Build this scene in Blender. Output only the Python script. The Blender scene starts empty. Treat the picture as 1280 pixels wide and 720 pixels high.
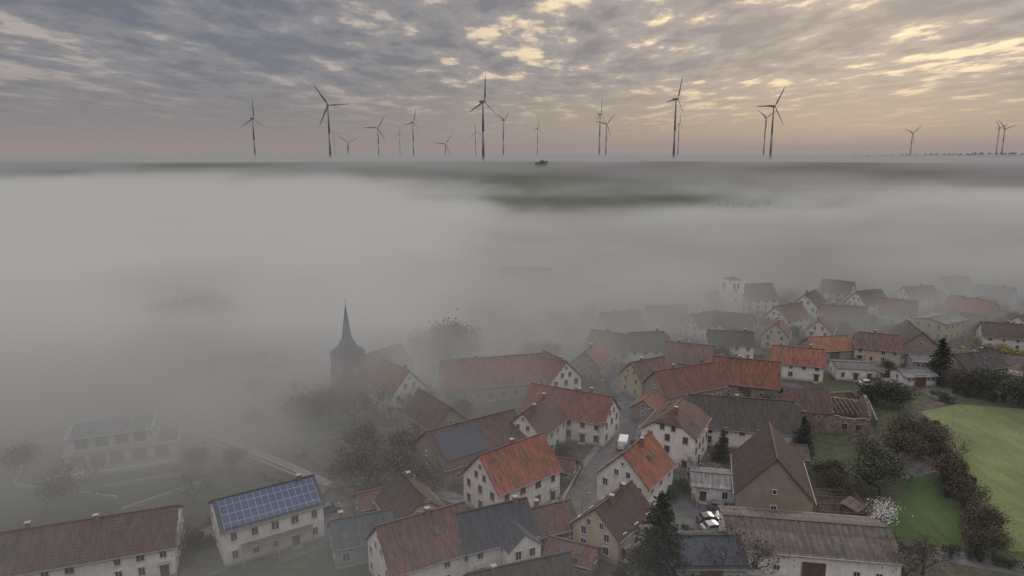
import bpy, math, random
from mathutils import Vector, Matrix
R = random.Random(7)
sc = bpy.context.scene
rad = math.radians
CH = 60.0
def ss(a, b, x):
    t = max(0, min(1, (x-a)/(b-a))); return t*t*(3-2*t)
def T(x, y):
    if y < 330: return 0.0
    h = 50*ss(350, 1250, y)
    h += 14*ss(900, 2200, y)*ss(500, 1700, x)
    h += ss(700, 1500, y)*(2.0*math.sin(x/310.0+1)+1.5*math.sin(y/420.0+x/700.0))
    return h
# ---------------------------------------------------------------- node helpers
def new_mat(name):
    m = bpy.data.materials.new(name); m.use_nodes = True
    return m, m.node_tree, m.node_tree.nodes['Principled BSDF']
def setin(nt, sock, val):
    if isinstance(val, bpy.types.NodeSocket): nt.links.new(val, sock)
    else: sock.default_value = val
def M(nt, op, a, b=None, c=None, clamp=False):
    n = nt.nodes.new('ShaderNodeMath'); n.operation = op; n.use_clamp = clamp
    for i, x in enumerate((a, b, c)):
        if x is not None: setin(nt, n.inputs[i], x)
    return n.outputs[0]
def MR(nt, x, a, b, c=0.0, d=1.0, interp='SMOOTHSTEP'):
    n = nt.nodes.new('ShaderNodeMapRange'); n.interpolation_type = interp
    setin(nt, n.inputs[0], x)
    for i, q in enumerate((a, b, c, d)): setin(nt, n.inputs[i+1], q)
    return n.outputs[0]
def NOISE(nt, vec, scale=1.0, detail=3.0, rough=0.5, dist=0.0):
    n = nt.nodes.new('ShaderNodeTexNoise')
    if vec is not None: nt.links.new(vec, n.inputs['Vector'])
    n.inputs['Scale'].default_value = scale; n.inputs['Detail'].default_value = detail
    n.inputs['Roughness'].default_value = rough; n.inputs['Distortion'].default_value = dist
    return n.outputs[0]
def VS(nt, vec, s):
    n = nt.nodes.new('ShaderNodeVectorMath'); n.operation = 'MULTIPLY'
    nt.links.new(vec, n.inputs[0]); n.inputs[1].default_value = s
    return n.outputs[0]
def SEP(nt, vec):
    n = nt.nodes.new('ShaderNodeSeparateXYZ'); nt.links.new(vec, n.inputs[0]); return n.outputs
def MIX(nt, fac, a, b, blend='MIX'):
    n = nt.nodes.new('ShaderNodeMix'); n.data_type = 'RGBA'; n.blend_type = blend
    def c4(q): return tuple(q)+(1.0,) if isinstance(q, tuple) and len(q) == 3 else q
    setin(nt, n.inputs[0], fac); setin(nt, n.inputs[6], c4(a)); setin(nt, n.inputs[7], c4(b))
    return n.outputs[2]
def OBJC(nt): return nt.nodes.new('ShaderNodeTexCoord').outputs['Object']
def POS(nt): return nt.nodes.new('ShaderNodeNewGeometry').outputs['Position']
def RND(nt): return nt.nodes.new('ShaderNodeObjectInfo').outputs['Random']
# ---------------------------------------------------------------- materials
MATS = {}
def plaster(key, col):
    m, nt, b = new_mat('plaster_'+key); P = OBJC(nt)
    n = NOISE(nt, P, 0.5, 3, 0.65); n2 = NOISE(nt, VS(nt, P, (3, 3, 0.4)), 1.0, 3, 0.6)
    f = M(nt, 'MULTIPLY', MR(nt, n, 0.3, 0.7, 0.74, 1.0), MR(nt, n2, 0.3, 0.65, 0.78, 1.0))
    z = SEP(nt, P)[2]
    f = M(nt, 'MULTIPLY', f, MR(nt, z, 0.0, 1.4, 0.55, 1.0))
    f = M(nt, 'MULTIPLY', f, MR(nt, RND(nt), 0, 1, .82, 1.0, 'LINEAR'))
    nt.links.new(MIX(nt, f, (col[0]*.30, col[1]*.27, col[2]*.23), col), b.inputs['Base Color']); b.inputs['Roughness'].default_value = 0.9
    return m
def rooftile(key, col, rib=3.3, row=3.6, rough=0.8):
    m, nt, b = new_mat('roof_'+key); P = OBJC(nt); s = SEP(nt, P)
    a = M(nt, 'FRACT', M(nt, 'MULTIPLY', s[2], row)); x = M(nt, 'PINGPONG', M(nt, 'MULTIPLY', s[0], rib), 0.5)
    n = NOISE(nt, P, 0.4, 4, 0.75); n2 = NOISE(nt, VS(nt, P, (2.5, 0.5, 0.5)), 1.0, 4, 0.7)
    f = M(nt, 'MULTIPLY', MR(nt, a, 0, 0.9, 0.68, 1.0), MR(nt, x, 0, 0.4, 0.78, 1.0))
    f = M(nt, 'MULTIPLY', f, MR(nt, n2, 0.3, 0.7, 0.55, 1.3))
    f = M(nt, 'MULTIPLY', f, MR(nt, RND(nt), 0, 1, 0.72, 1.35, 'LINEAR'))
    base = MIX(nt, MR(nt, n, 0.42, 0.7), col, (col[0]*0.4+0.025, col[1]*0.6+0.024, col[2]*0.6+0.018))
    cc = nt.nodes.new('ShaderNodeCombineXYZ')
    for i in range(3): nt.links.new(f, cc.inputs[i])
    nt.links.new(MIX(nt, 1.0, base, cc.outputs[0], 'MULTIPLY'), b.inputs['Base Color'])
    b.inputs['Roughness'].default_value = rough
    return m
def simple(key, col, rough=0.7, var=0.25, scale=2.0, metal=0.0):
    m, nt, b = new_mat(key); P = OBJC(nt)
    n = NOISE(nt, P, scale, 3, 0.6)
    nt.links.new(MIX(nt, MR(nt, n, 0.3, 0.7), tuple(x*(1-var) for x in col), tuple(min(1, x*(1+var)) for x in col)), b.inputs['Base Color'])
    b.inputs['Roughness'].default_value = rough; b.inputs['Metallic'].default_value = metal
    return m
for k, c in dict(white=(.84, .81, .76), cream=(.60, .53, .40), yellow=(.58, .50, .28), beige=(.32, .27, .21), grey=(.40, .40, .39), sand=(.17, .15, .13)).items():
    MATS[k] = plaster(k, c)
for k, c in dict(red=(.225, .075, .043), brown=(.13, .068, .05), orange=(.25, .10, .052), dark=(.058, .046, .04), slate=(.06, .066, .078), umber=(.095, .057, .043)).items():
    MATS['r_'+k] = rooftile(k, c)
MATS['r_corrug'] = rooftile('corrugated', (.14, .105, .09), 1.0, 0.9)
MATS['r_grey'] = rooftile('grey_sheet', (.17, .17, .17), 1.0, 0.3)
MATS['glass'] = simple('window_glass', (.035, .04, .05), 0.12, 0.4, 0.6)
MATS['frame'] = simple('window_frame', (.55, .55, .53), 0.5)
MATS['stoneframe'] = simple('sandstone_trim', (.32, .24, .19), 0.9)
MATS['door'] = simple('door_wood', (.10, .055, .03), 0.6)
MATS['chim'] = simple('chimney_brick', (.20, .12, .09), 0.9, 0.4, 5)
MATS['metal'] = simple('zinc_gutter', (.22, .22, .22), 0.5)
MATS['stone'] = simple('rubble_stone', (.20, .16, .125), 0.95, 0.5, 1.6)
MATS['wood'] = simple('weathered_wood', (.13, .09, .06), 0.9, 0.4)
MATS['conc'] = simple('concrete', (.32, .31, .29), 0.9, 0.2)
MATS['turb'] = simple('turbine_paint', (.15, .16, .18), 0.5, 0.08, 0.1)
MATS['bark'] = simple('bark', (.065, .05, .038), 0.95, 0.4, 3)
MATS['asphalt'] = simple('asphalt', (.075, .074, .076), 0.7, 0.35, 0.5)
MATS['pave'] = simple('pavement', (.15, .14, .135), 0.9, 0.35, 1.0)
MATS['path'] = simple('gravel_path', (.26, .24, .21), 0.95, 0.25, 1.0)
MATS['rubber'] = simple('tyre_rubber', (.02, .02, .02), 0.9)
MATS['shutter'] = simple('painted_shutter', (.10, .13, .10), 0.7)
MATS['tarp'] = simple('tarpaulin', (.08, .11, .12), 0.6)
def solar(key, cell, line):
    m, nt, b = new_mat(key); s = SEP(nt, OBJC(nt))
    a = M(nt, 'FRACT', M(nt, 'MULTIPLY', s[0], 0.98)); c = M(nt, 'FRACT', M(nt, 'MULTIPLY', s[1], 0.70))
    e = M(nt, 'MAXIMUM', M(nt, 'GREATER_THAN', a, 0.94), M(nt, 'GREATER_THAN', c, 0.95))
    nt.links.new(MIX(nt, e, cell, line), b.inputs['Base Color'])
    b.inputs['Roughness'].default_value = 0.25
    return m
MATS['solar'] = solar('solar_panel', (.035, .055, .11), (.26, .28, .31))
MATS['solar_dark'] = solar('dark_solar_panel', (.022, .026, .04), (.045, .05, .06))
def foliage(key, c1, c2):
    m, nt, b = new_mat('foliage_'+key)
    n = NOISE(nt, OBJC(nt), 1.1, 4, 0.75)
    f = M(nt, 'ADD', MR(nt, n, 0.36, 0.64, 0.0, 1.0), MR(nt, RND(nt), 0, 1, -0.2, 0.2, 'LINEAR'), clamp=True)
    nt.links.new(MIX(nt, f, c1, c2), b.inputs['Base Color']); b.inputs['Roughness'].default_value = 0.8
    return m
MATS['f_conif'] = foliage('conifer', (.008, .013, .009), (.03, .042, .026))
MATS['f_green'] = foliage('spring_green', (.022, .032, .012), (.085, .095, .038))
MATS['f_olive'] = foliage('olive', (.036, .029, .018), (.115, .095, .05))
MATS['f_dark'] = foliage('dark', (.014, .019, .012), (.05, .055, .032))
MATS['f_blossom'] = foliage('blossom', (.35, .34, .30), (.75, .72, .68))
MATS['f_yellow'] = foliage('forsythia', (.12, .10, .02), (.36, .30, .05))
def car_paint(key, col):
    m, nt, b = new_mat('car_paint_'+key); b.inputs['Base Color'].default_value = col+(1,)
    n = NOISE(nt, OBJC(nt), 3, 3); nt.links.new(MR(nt, n, .3, .7, .22, .4), b.inputs['Roughness'])
    b.inputs['Coat Weight'].default_value = 0.5
    return m
# ---------------------------------------------------------------- mesh builder
class MB:
    def __init__(s): s.v = []; s.f = []; s.m = []
    def poly(s, pts, mi=0):
        i = len(s.v); s.v += [tuple(p) for p in pts]; s.f.append(tuple(range(i, i+len(pts)))); s.m.append(mi)
    def box(s, cx, cy, cz, sx, sy, sz, mi=0, yaw=0.0, top=1.0):
        c, sn = math.cos(yaw), math.sin(yaw); i = len(s.v)
        for dz in (-.5, .5):
            k = top if dz > 0 else 1.0
            for dx, dy in ((-.5, -.5), (.5, -.5), (.5, .5), (-.5, .5)):
                x, y = dx*sx*k, dy*sy*k
                s.v.append((cx+x*c-y*sn, cy+x*sn+y*c, cz+dz*sz))
        for q in ((0, 3, 2, 1), (4, 5, 6, 7), (0, 1, 5, 4), (1, 2, 6, 5), (2, 3, 7, 6), (3, 0, 4, 7)):
            s.f.append(tuple(i+j for j in q)); s.m.append(mi)
    def cone(s, p0, p1, r0, r1, n=6, mi=0):
        p0 = Vector(p0); p1 = Vector(p1); d = p1-p0
        if d.length < 1e-6: return
        d.normalize(); a = d.orthogonal().normalized(); b = d.cross(a); i = len(s.v)
        for p, r in ((p0, r0), (p1, r1)):
            for k in range(n):
                t = 2*math.pi*k/n; s.v.append(tuple(p+a*(r*math.cos(t))+b*(r*math.sin(t))))
        for k in range(n):
            s.f.append((i+k, i+(k+1) % n, i+n+(k+1) % n, i+n+k)); s.m.append(mi)
        s.f.append(tuple(i+n+k for k in range(n))); s.m.append(mi)
        s.f.append(tuple(i+n-1-k for k in range(n))); s.m.append(mi)
    def mesh(s, name, mats, smooth=False):
        me = bpy.data.meshes.new(name); me.from_pydata(s.v, [], s.f)
        for m in mats: me.materials.append(m)
        me.polygons.foreach_set('material_index', s.m)
        if smooth: me.polygons.foreach_set('use_smooth', [True]*len(s.f))
        me.update(); return me
    def obj(s, name, mats, parent=None, smooth=False):
        if not s.f: return None
        o = bpy.data.objects.new(name, s.mesh(name, mats, smooth)); sc.collection.objects.link(o)
        if parent: o.parent = parent
        return o
def empty(name, x, y, z=0, yaw=0.0):
    e = bpy.data.objects.new(name, None); e.empty_display_size = 1; sc.collection.objects.link(e)
    e.location = (x, y, z); e.rotation_euler = (0, 0, yaw); return e
OCC = []
def free(x, y, r):
    return all((x-a)**2+(y-b)**2 > (r+c)**2 for a, b, c in OCC)
# ---------------------------------------------------------------- house
def window(g, px, py, tx, ty, z, w=0.95, h=1.35, shutter=False):
    nx, ny = ty, -tx; yaw = math.atan2(ty, tx)
    def b(off, s, zz, sx, sy, sz, mi): g.box(px+nx*off+tx*s, py+ny*off+ty*s, zz, sx, sy, sz, mi, yaw)
    b(0.015, 0, z, w, 0.05, h, 0)
    b(0.04, -w/2, z, 0.11, 0.12, h+.1, 1); b(0.04, w/2, z, 0.11, 0.12, h+.1, 1)
    b(0.042, 0, z+h/2, w-.12, 0.12, 0.11, 1); b(0.06, 0, z-h/2-.03, w+.2, 0.2, 0.09, 1)
    if w > .7: b(0.035, 0, z, 0.06, 0.06, h-.12, 1)
    if shutter:
        b(0.035, -w/2-.32, z, .46, .05, h, 2); b(0.035, w/2+.32, z, .46, .05, h, 2)
def house(name, x, y, phi, W, L, E, pitch, hip, roof, wall, **o):
    OCC.append((x, y, 0.30*(W+L)))
    z0 = T(x, y)
    e = empty(name, x, y, z0, rad(phi)); tp = math.tan(rad(pitch)); Rh = W/2*tp; zr = E+Rh
    w = MB(); hx, hy = L/2, W/2; y1 = hip*hy; z1 = zr-hip*Rh
    for s in (-1, 1):
        pts = [(s*hx, -hy, -1), (s*hx, hy, -1), (s*hx, hy, E)]
        if hip < .99:
            pts += [(s*hx, y1, z1), (s*hx, -y1, z1)] if hip > 0.01 else [(s*hx, 0, zr)]
        pts += [(s*hx, -hy, E)]
        w.poly(pts if s > 0 else pts[::-1])
        q = [(-hx, s*hy, -1), (hx, s*hy, -1), (hx, s*hy, E), (-hx, s*hy, E)]
        w.poly(q if s < 0 else q[::-1])
    w.box(0, 0, 0.05, L+.08, W+.08, 0.7, 1)
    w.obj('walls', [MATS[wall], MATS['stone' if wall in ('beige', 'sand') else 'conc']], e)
    ov = o.get('ov', .45); X = hx+.35; Y = hy+ov; ze = E-ov*tp+.26; zt = zr+.26; yy = hip*Y; zz = zt-hip*(zt-ze); ins = hip*hy*1.0
    th = .2; r = MB()
    for dz, fl in ((0, 1), (-th, -1)):
        for s in (-1, 1):
            p = [(-X, s*Y, ze), (X, s*Y, ze)]
            if hip > .01: p += [(X, s*yy, zz), (X-ins, 0, zt), (-X+ins, 0, zt), (-X, s*yy, zz)]
            else: p += [(X, 0, zt), (-X, 0, zt)]
            p = [(a, b, c+dz) for a, b, c in p]
            r.poly(p if s*fl < 0 else p[::-1], 0)
            if hip > .01:
                p = [(s*X, -yy, zz+dz), (s*X, yy, zz+dz), (s*(X-ins), 0, zt+dz)]
                r.poly(p if s*fl > 0 else p[::-1], 0)
    for s in (-1, 1):
        edges = [((-X, s*Y, ze), (X, s*Y, ze))]
        for q in (-1, 1):
            edges.append(((s*X, q*Y, ze), (s*X, q*yy, zz)))
        if hip > .01: edges.append(((s*X, -yy, zz), (s*X, yy, zz)))
        for a, b in edges: r.poly([a, b, (b[0], b[1], b[2]-th), (a[0], a[1], a[2]-th)], 1)
    r.box(0, 0, zt+.03, 2*(X-ins), .32, .12, 1)
    for s in (-1, 1): r.cone((-X, s*(Y+.06), ze-.06), (X, s*(Y+.06), ze-.06), .08, .08, 5, 2)
    r.obj('roof', [MATS['r_'+roof], MATS['r_dark'] if roof in ('dark', 'slate') else MATS['r_brown'], MATS['metal']], e)
    g = MB(); st = max(1, int(round(E/2.75))); sh = E/st; shut = o.get('shutter', False)
    d = MB()
    if not o.get('nowin'):
        n = max(2, int(L/2.9)); k0 = R.randrange(n)
        for s in (-1, 1):
            tx = 1 if s < 0 else -1
            for k in range(n):
                xx = -L/2+L*(k+.5)/n
                for q in range(st):
                    if q == 0 and k == k0 and s < 0: continue
                    if R.random() < .1: continue
                    window(g, xx, s*hy, tx, 0, sh*q+1.7, shutter=shut, w=R.choice((.9, 1.0, 1.15)))
            if s < 0:
                xx = -L/2+L*(k0+.5)/n; d.box(xx, -hy-.01, 1.1, 1.15, .1, 2.2, 0); d.box(xx, -hy-.5, .1, 1.6, .9, .3, 1); d.box(xx, -hy-.4, 2.5, 1.7, .8, .1, 1)
        n = max(2, int(W/2.7))
        for s in (-1, 1):
            ty = s
            for k in range(n):
                yy_ = -W/2+W*(k+.5)/n
                for q in range(st):
                    if R.random() < .08: continue
                    window(g, s*hx, yy_, 0, ty, sh*q+1.7, shutter=shut)
            if Rh > 2.6 and hip < .6:
                for a in ((-1.1, 1.1) if Rh > 3.4 else (0,)): window(g, s*hx, a, 0, ty, E+1.25, .8, 1.1)
                if Rh > 4 and hip < .1: window(g, s*hx, 0, 0, ty, E+3.0, .5, .6)
    else:
        d.box(0, -hy-.02, 1.6, 3.2, .12, 3.2, 0); d.box(-1.62*1.03, -hy-.03, 1.6, .12, .16, 3.3, 1)
        for xx in (-.35, -.22, .25, .38): window(g, xx*L, -hy, 1, 0, 2.0, .9, .8)
        for s in (-1, 1): window(g, s*hx, 0, 0, s, 2.2, .9, .9); window(g, s*hx, 0, 0, s, E+.9, .7, .8)
    g.obj('windows', [MATS['glass'], MATS['stoneframe'] if o.get('stone') else MATS['frame'], MATS['shutter']], e)
    d.obj('door', [MATS['door'], MATS['conc']], e)
    c = MB()
    for _ in range(o.get('chim', R.choice((1, 1, 2)))):
        cx = R.uniform(-.35, .35)*L; cy = R.uniform(-.12, .12)*W; hh = zr+1.0
        zb = zr-abs(cy)*tp-.4
        c.box(cx, cy, (zb+hh)/2, .6, .6, hh-zb, 0); c.box(cx, cy, hh+.05, .75, .75, .1, 1)
    if not o.get('nowin') and R.random() < .5:   # aerial
        cx = R.uniform(-.3, .3)*L; c.cone((cx, 0, zr), (cx, 0, zr+2.2), .03, .03, 4, 1); c.box(cx, 0, zr+2.1, 1.2, .04, .04, 1); c.box(cx, 0, zr+1.7, .8, .04, .04, 1)
    c.obj('chimney', [MATS['chim'], MATS['conc']], e)
    a = rad(pitch)
    def onroof(mb, s, cx, t, sx, sy, lift, thick, mi):
        yy_ = s*(Y*(1-t)); zc = ze+(zt-ze)*t
        nz = math.cos(a); ny_ = s*math.sin(a); i = len(mb.v)
        for dn in (lift, lift+thick):
            for dx, du in ((-.5, -.5), (.5, -.5), (.5, .5), (-.5, .5)):
                mb.v.append((cx+dx*sx, yy_-s*du*sy*math.cos(a)+ny_*dn, zc+du*sy*math.sin(a)+nz*dn))
        for q in ((0, 3, 2, 1), (4, 5, 6, 7), (0, 1, 5, 4), (1, 2, 6, 5), (2, 3, 7, 6), (3, 0, 4, 7)):
            mb.f.append(tuple(i+j for j in q)); mb.m.append(mi)
    if o.get('solar'):
        f0, f1, t0, t1 = o['solar']; sp = MB(); sl = Y/math.cos(a)
        onroof(sp, -1, (f0+f1)/2*L, (t0+t1)/2, (f1-f0)*L, (t1-t0)*sl, .05, .08, 0)
        sp.obj('solar_panels', [MATS[o.get('sm', 'solar')]], e)
    if o.get('sky', R.random() < .4) and not o.get('solar'):
        sp = MB()
        for _ in range(R.choice((1, 2, 3))):
            onroof(sp, R.choice((-1, 1)), R.uniform(-.35, .35)*L, R.uniform(.35, .7), .8, 1.1, .02, .07, 0)
        sp.obj('skylights', [MATS['glass']], e)
    if o.get('balcony'):
        bm = MB(); s = -1
        bm.box(0, s*(hy+.8), 2.9, L*.7, 1.6, .18, 0); bm.box(0, s*(hy+1.57), 3.5, L*.7, .05, .9, 1)
        for q in (-.34, 0, .34): bm.box(q*L, s*(hy+1.5), 1.4, .15, .15, 2.8, 0)
        bm.obj('balcony', [MATS['conc'], MATS['metal']], e)
    if o.get('wing'):   # cross gable
        wl = MB(); wr = MB(); s = -1; ww = 5.0; dpt = 2.6; cx = o['wing']; rh2 = ww/2*tp
        yf = s*(hy+dpt)
        wl.poly([(cx-ww/2, yf, -.5), (cx+ww/2, yf, -.5), (cx+ww/2, yf, E), (cx, yf, E+rh2), (cx-ww/2, yf, E)])
        for q in (-1, 1): wl.poly([(cx+q*ww/2, yf, -.5), (cx+q*ww/2, s*hy, -.5), (cx+q*ww/2, s*hy, E), (cx+q*ww/2, yf, E)])
        for q in (-1, 1): wr.poly([(cx+q*(ww/2+.3), yf-.3, E-.3*tp+.2), (cx, yf-.3, E+rh2+.2), (cx, -.2*hy, E+rh2+.2), (cx+q*(ww/2+.3), -hy*.9, E-.3*tp+.2)])
        wn = MB()
        for z in (1.6, 4.2): window(wn, cx-1.1, yf, 1, 0, z); window(wn, cx+1.1, yf, 1, 0, z)
        wl.obj('wing_walls', [MATS[wall]], e); wr.obj('wing_roof', [MATS['r_'+roof]], e); wn.obj('wing_windows', [MATS['glass'], MATS['frame']], e)
    return e
HS = [
 ('white_house', 22, 113, 55, 9.5, 11, 5.6, 45, 0, 'red', 'white', dict(chim=1, sky=True)),
 ('villa', 33, 130, 62, 10.5, 12, 7.2, 36, .5, 'brown', 'white', dict(stone=1)),
 ('white_house', 5, 134, 62, 8.5, 12, 5.6, 45, 0, 'brown', 'white', {}),
 ('farmhouse', 13, 143, -28, 9.5, 19, 5.2, 42, 0, 'red', 'white', dict(stone=1)),
 ('white_house', 0, 112, 40, 9.8, 14, 5.6, 45, 0, 'red', 'white', dict(stone=1)),
 ('barn', -8, 127, 35, 13, 20, 3.8, 38, 0, 'umber', 'beige', dict(nowin=1, chim=0, solar=(-.45, .02, .2, .9), sm='solar_dark')),
 ('cream_house', -16, 101, -60, 8.5, 10, 4.8, 42, .25, 'umber', 'cream', {}),
 ('white_house', -39, 100, 33, 10, 15, 5.8, 28, 0, 'slate', 'white', dict(solar=(-.48, .48, .08, .92), balcony=1, chim=1)),
 ('white_house', -3, 94, 25, 8.5, 11, 5, 40, 0, 'slate', 'white', dict(wing=2.2)),
 ('white_house', -13, 90, 30, 10, 13, 5, 42, 0, 'brown', 'white', {}),
 ('long_house', -66, 90, 20, 12, 32, 4.6, 28, 0, 'umber', 'white', dict(chim=2)),
 ('white_house', -28, 158, -50, 9, 12, 6, 45, 0, 'red', 'white', {}),
 ('farmhouse', -5, 168, 14, 11, 26, 4, 45, 0, 'red', 'beige', dict(stone=1)),
 ('white_house', 11, 169, -62, 9, 11, 5, 45, 0, 'red', 'white', dict(stone=1)),
 ('white_house', 66, 200, -12, 8, 13, 5, 38, 0, 'dark', 'white', {}),
 ('white_house', 40, 197, 8, 9, 13, 4.5, 42, .3, 'dark', 'white', {}),
 ('yellow_house', 35, 169, 30, 8, 11, 5, 42, 0, 'brown', 'yellow', {}),
 ('barn', 43, 163, 25, 10, 18, 4, 42, 0, 'red', 'beige', dict(nowin=1)),
 ('barn', 60, 168, -20, 11, 16, 4, 42, 0, 'red', 'beige', dict(nowin=1)),
 ('farmhouse', 49, 139, -12, 11, 23, 4.2, 42, .2, 'dark', 'white', dict(stone=1)),
 ('garage', 38, 114, -12, 7, 11, 3, 12, 0, 'grey', 'white', dict(chim=0)),
 ('barn', 46, 113, 74, 12, 16, 4.2, 48, 0, 'umber', 'beige', dict(nowin=1, chim=0)),
 ('storage_hall', 44, 94, -9, 12, 23, 4.2, 17, 0, 'corrug', 'white', dict(chim=0, nowin=1)),
 ('shed', 28, 91, 0, 9, 10, 3.4, 25, 0, 'slate', 'grey', dict(nowin=1, chim=0, solar=(-.45, .45, .1, .9), sm='solar_dark')),
 ('cream_house', 109, 197, -25, 9.5, 12, 4.6, 36, .2, 'brown', 'cream', {}),
 ('yellow_house', 145, 225, 30, 10, 13, 6, 10, 0, 'grey', 'yellow', dict(chim=0)),
 ('white_house', 94, 181, -10, 7, 10, 3.5, 10, 0, 'grey', 'white', dict(chim=0)),
 ('white_house', 79, 182, -20, 8, 13, 4.5, 42, 0, 'red', 'white', {}),
 ('white_house', 101, 217, 60, 8, 11, 4.8, 42, 0, 'brown', 'white', {}),
 ('white_house', 85, 213, 65, 8, 10, 4.5, 44, 0, 'red', 'cream', {}),
 ('white_house', 97, 234, 30, 9, 12, 5, 42, 0, 'brown', 'white', {}),
 ('white_house', 112, 251, 50, 9, 12, 6, 42, 0, 'dark', 'white', {}),
 ('barn', 117, 236, -15, 9, 15, 4, 42, 0, 'brown', 'beige', dict(nowin=1)),
 ('white_house', 138, 259, 20, 9, 12, 5, 42, 0, 'dark', 'white', {}),
 ('white_house', 140, 242, -30, 9, 12, 5, 42, 0, 'red', 'cream', {}),
 ('white_house', 163, 269, 10, 9, 13, 5, 40, 0, 'brown', 'white', {}),
 ('barn', 171, 248, -55, 10, 15, 4, 40, 0, 'red', 'beige', dict(nowin=1)),
 ('white_house', 194, 269, -50, 9, 13, 5, 40, 0, 'grey', 'white', {}),
 ('barn', 125, 206, 75, 10, 16, 4, 40, 0, 'dark', 'beige', dict(nowin=1)),
 ('farmhouse', 128, 182, 15, 9, 14, 3.5, 35, 0, 'dark', 'beige', {}),
 ('white_house', 136, 280, -40, 9, 12, 5, 42, 0, 'brown', 'white', {}),
 ('white_house', 191, 290, 0, 9, 12, 5, 42, 0, 'brown', 'white', {}),
 ('yellow_house', 29, 199, -30, 8, 11, 4.5, 42, 0, 'brown', 'yellow', {}),
 ('farmhouse', 22, 183, 65, 8, 11, 4.5, 42, 0, 'red', 'beige', {}),
 ('barn', 50, 186, -20, 9, 13, 4, 42, 0, 'brown', 'beige', dict(nowin=1)),
 ('white_house', 65, 225, 30, 8, 12, 4.5, 42, 0, 'dark', 'white', {}),
 ('white_house', 54, 234, 0, 9, 14, 4.5, 42, 0, 'brown', 'cream', {}),
 ('barn', 37, 227, 15, 9, 14, 4, 42, 0, 'umber', 'beige', dict(nowin=1)),
 ('barn', 6, 308, -8, 12, 24, 5, 40, 0, 'dark', 'white', {}),
 ('white_house', -28, 297, 20, 9, 13, 4.5, 40, 0, 'brown', 'white', {}),
 ('white_house', 33, 277, 10, 9, 13, 4.5, 40, 0, 'brown', 'cream', {}),
 ('white_house', 60, 280, -30, 9, 13, 4.5, 40, 0, 'dark', 'white', {}),
 ('cream_house', 16, 99, 52, 8, 11, 4.2, 42, 0, 'umber', 'cream', {}),
 ('shed', 5, 99.5, 25, 7, 9, 3.0, 36, 0, 'brown', 'beige', dict(nowin=1)),
 ('shed', 9, 92, -25, 5, 7, 2.4, 30, 0, 'brown', 'beige', dict(nowin=1, chim=0)),
 ('shed', -23, 96, 22, 6.5, 9, 3.4, 38, 0, 'slate', 'grey', {}),
 ('shed', -23, 108, 30, 5, 7, 2.6, 30, 0, 'brown', 'beige', dict(nowin=1, chim=0)),
 ('shed', 8.5, 121, -25, 4.5, 7, 2.6, 30, 0, 'brown', 'beige', dict(nowin=1, chim=0)),
 ('shed', 53, 126, -12, 6, 9, 3, 25, 0, 'umber', 'beige', dict(nowin=1, chim=0)),
 ('shed', 32, 152, 60, 6, 8, 3, 35, 0, 'red', 'beige', dict(nowin=1, chim=0)),
 ('shed', 56, 183, 40, 6, 9, 3, 35, 0, 'red', 'beige', dict(nowin=1, chim=0)),
 ('barn', -17, 142, -55, 9, 14, 4, 42, 0, 'brown', 'beige', dict(nowin=1, chim=0)),
 ('shed', 119, 188, -10, 6, 10, 3, 20, 0, 'grey', 'grey', dict(nowin=1, chim=0)),
 ('barn', 95, 199, 10, 8, 13, 3.6, 38, 0, 'orange', 'beige', dict(nowin=1, chim=0)),
 ('farmhouse', 1, 82, 20, 9, 14, 3.4, 38, 0, 'dark', 'white', {}),
 ('barn', 76, 226, -30, 8, 12, 4, 42, 0, 'umber', 'beige', dict(nowin=1, chim=0)),
 ('white_house', 155, 210, -20, 8, 11, 4.5, 42, 0, 'umber', 'white', {}),
 ('white_house', 172, 222, 30, 9, 12, 4.5, 40, 0, 'red', 'white', {}),
 ('shed', 108, 176, 5, 6, 9, 2.8, 20, 0, 'grey', 'white', dict(nowin=1, chim=0)),
 ('white_house', 78, 260, 40, 8, 11, 4.5, 42, 0, 'brown', 'white', {}),
]
for h in HS: house(h[0], *h[1:11], **h[11])
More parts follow.
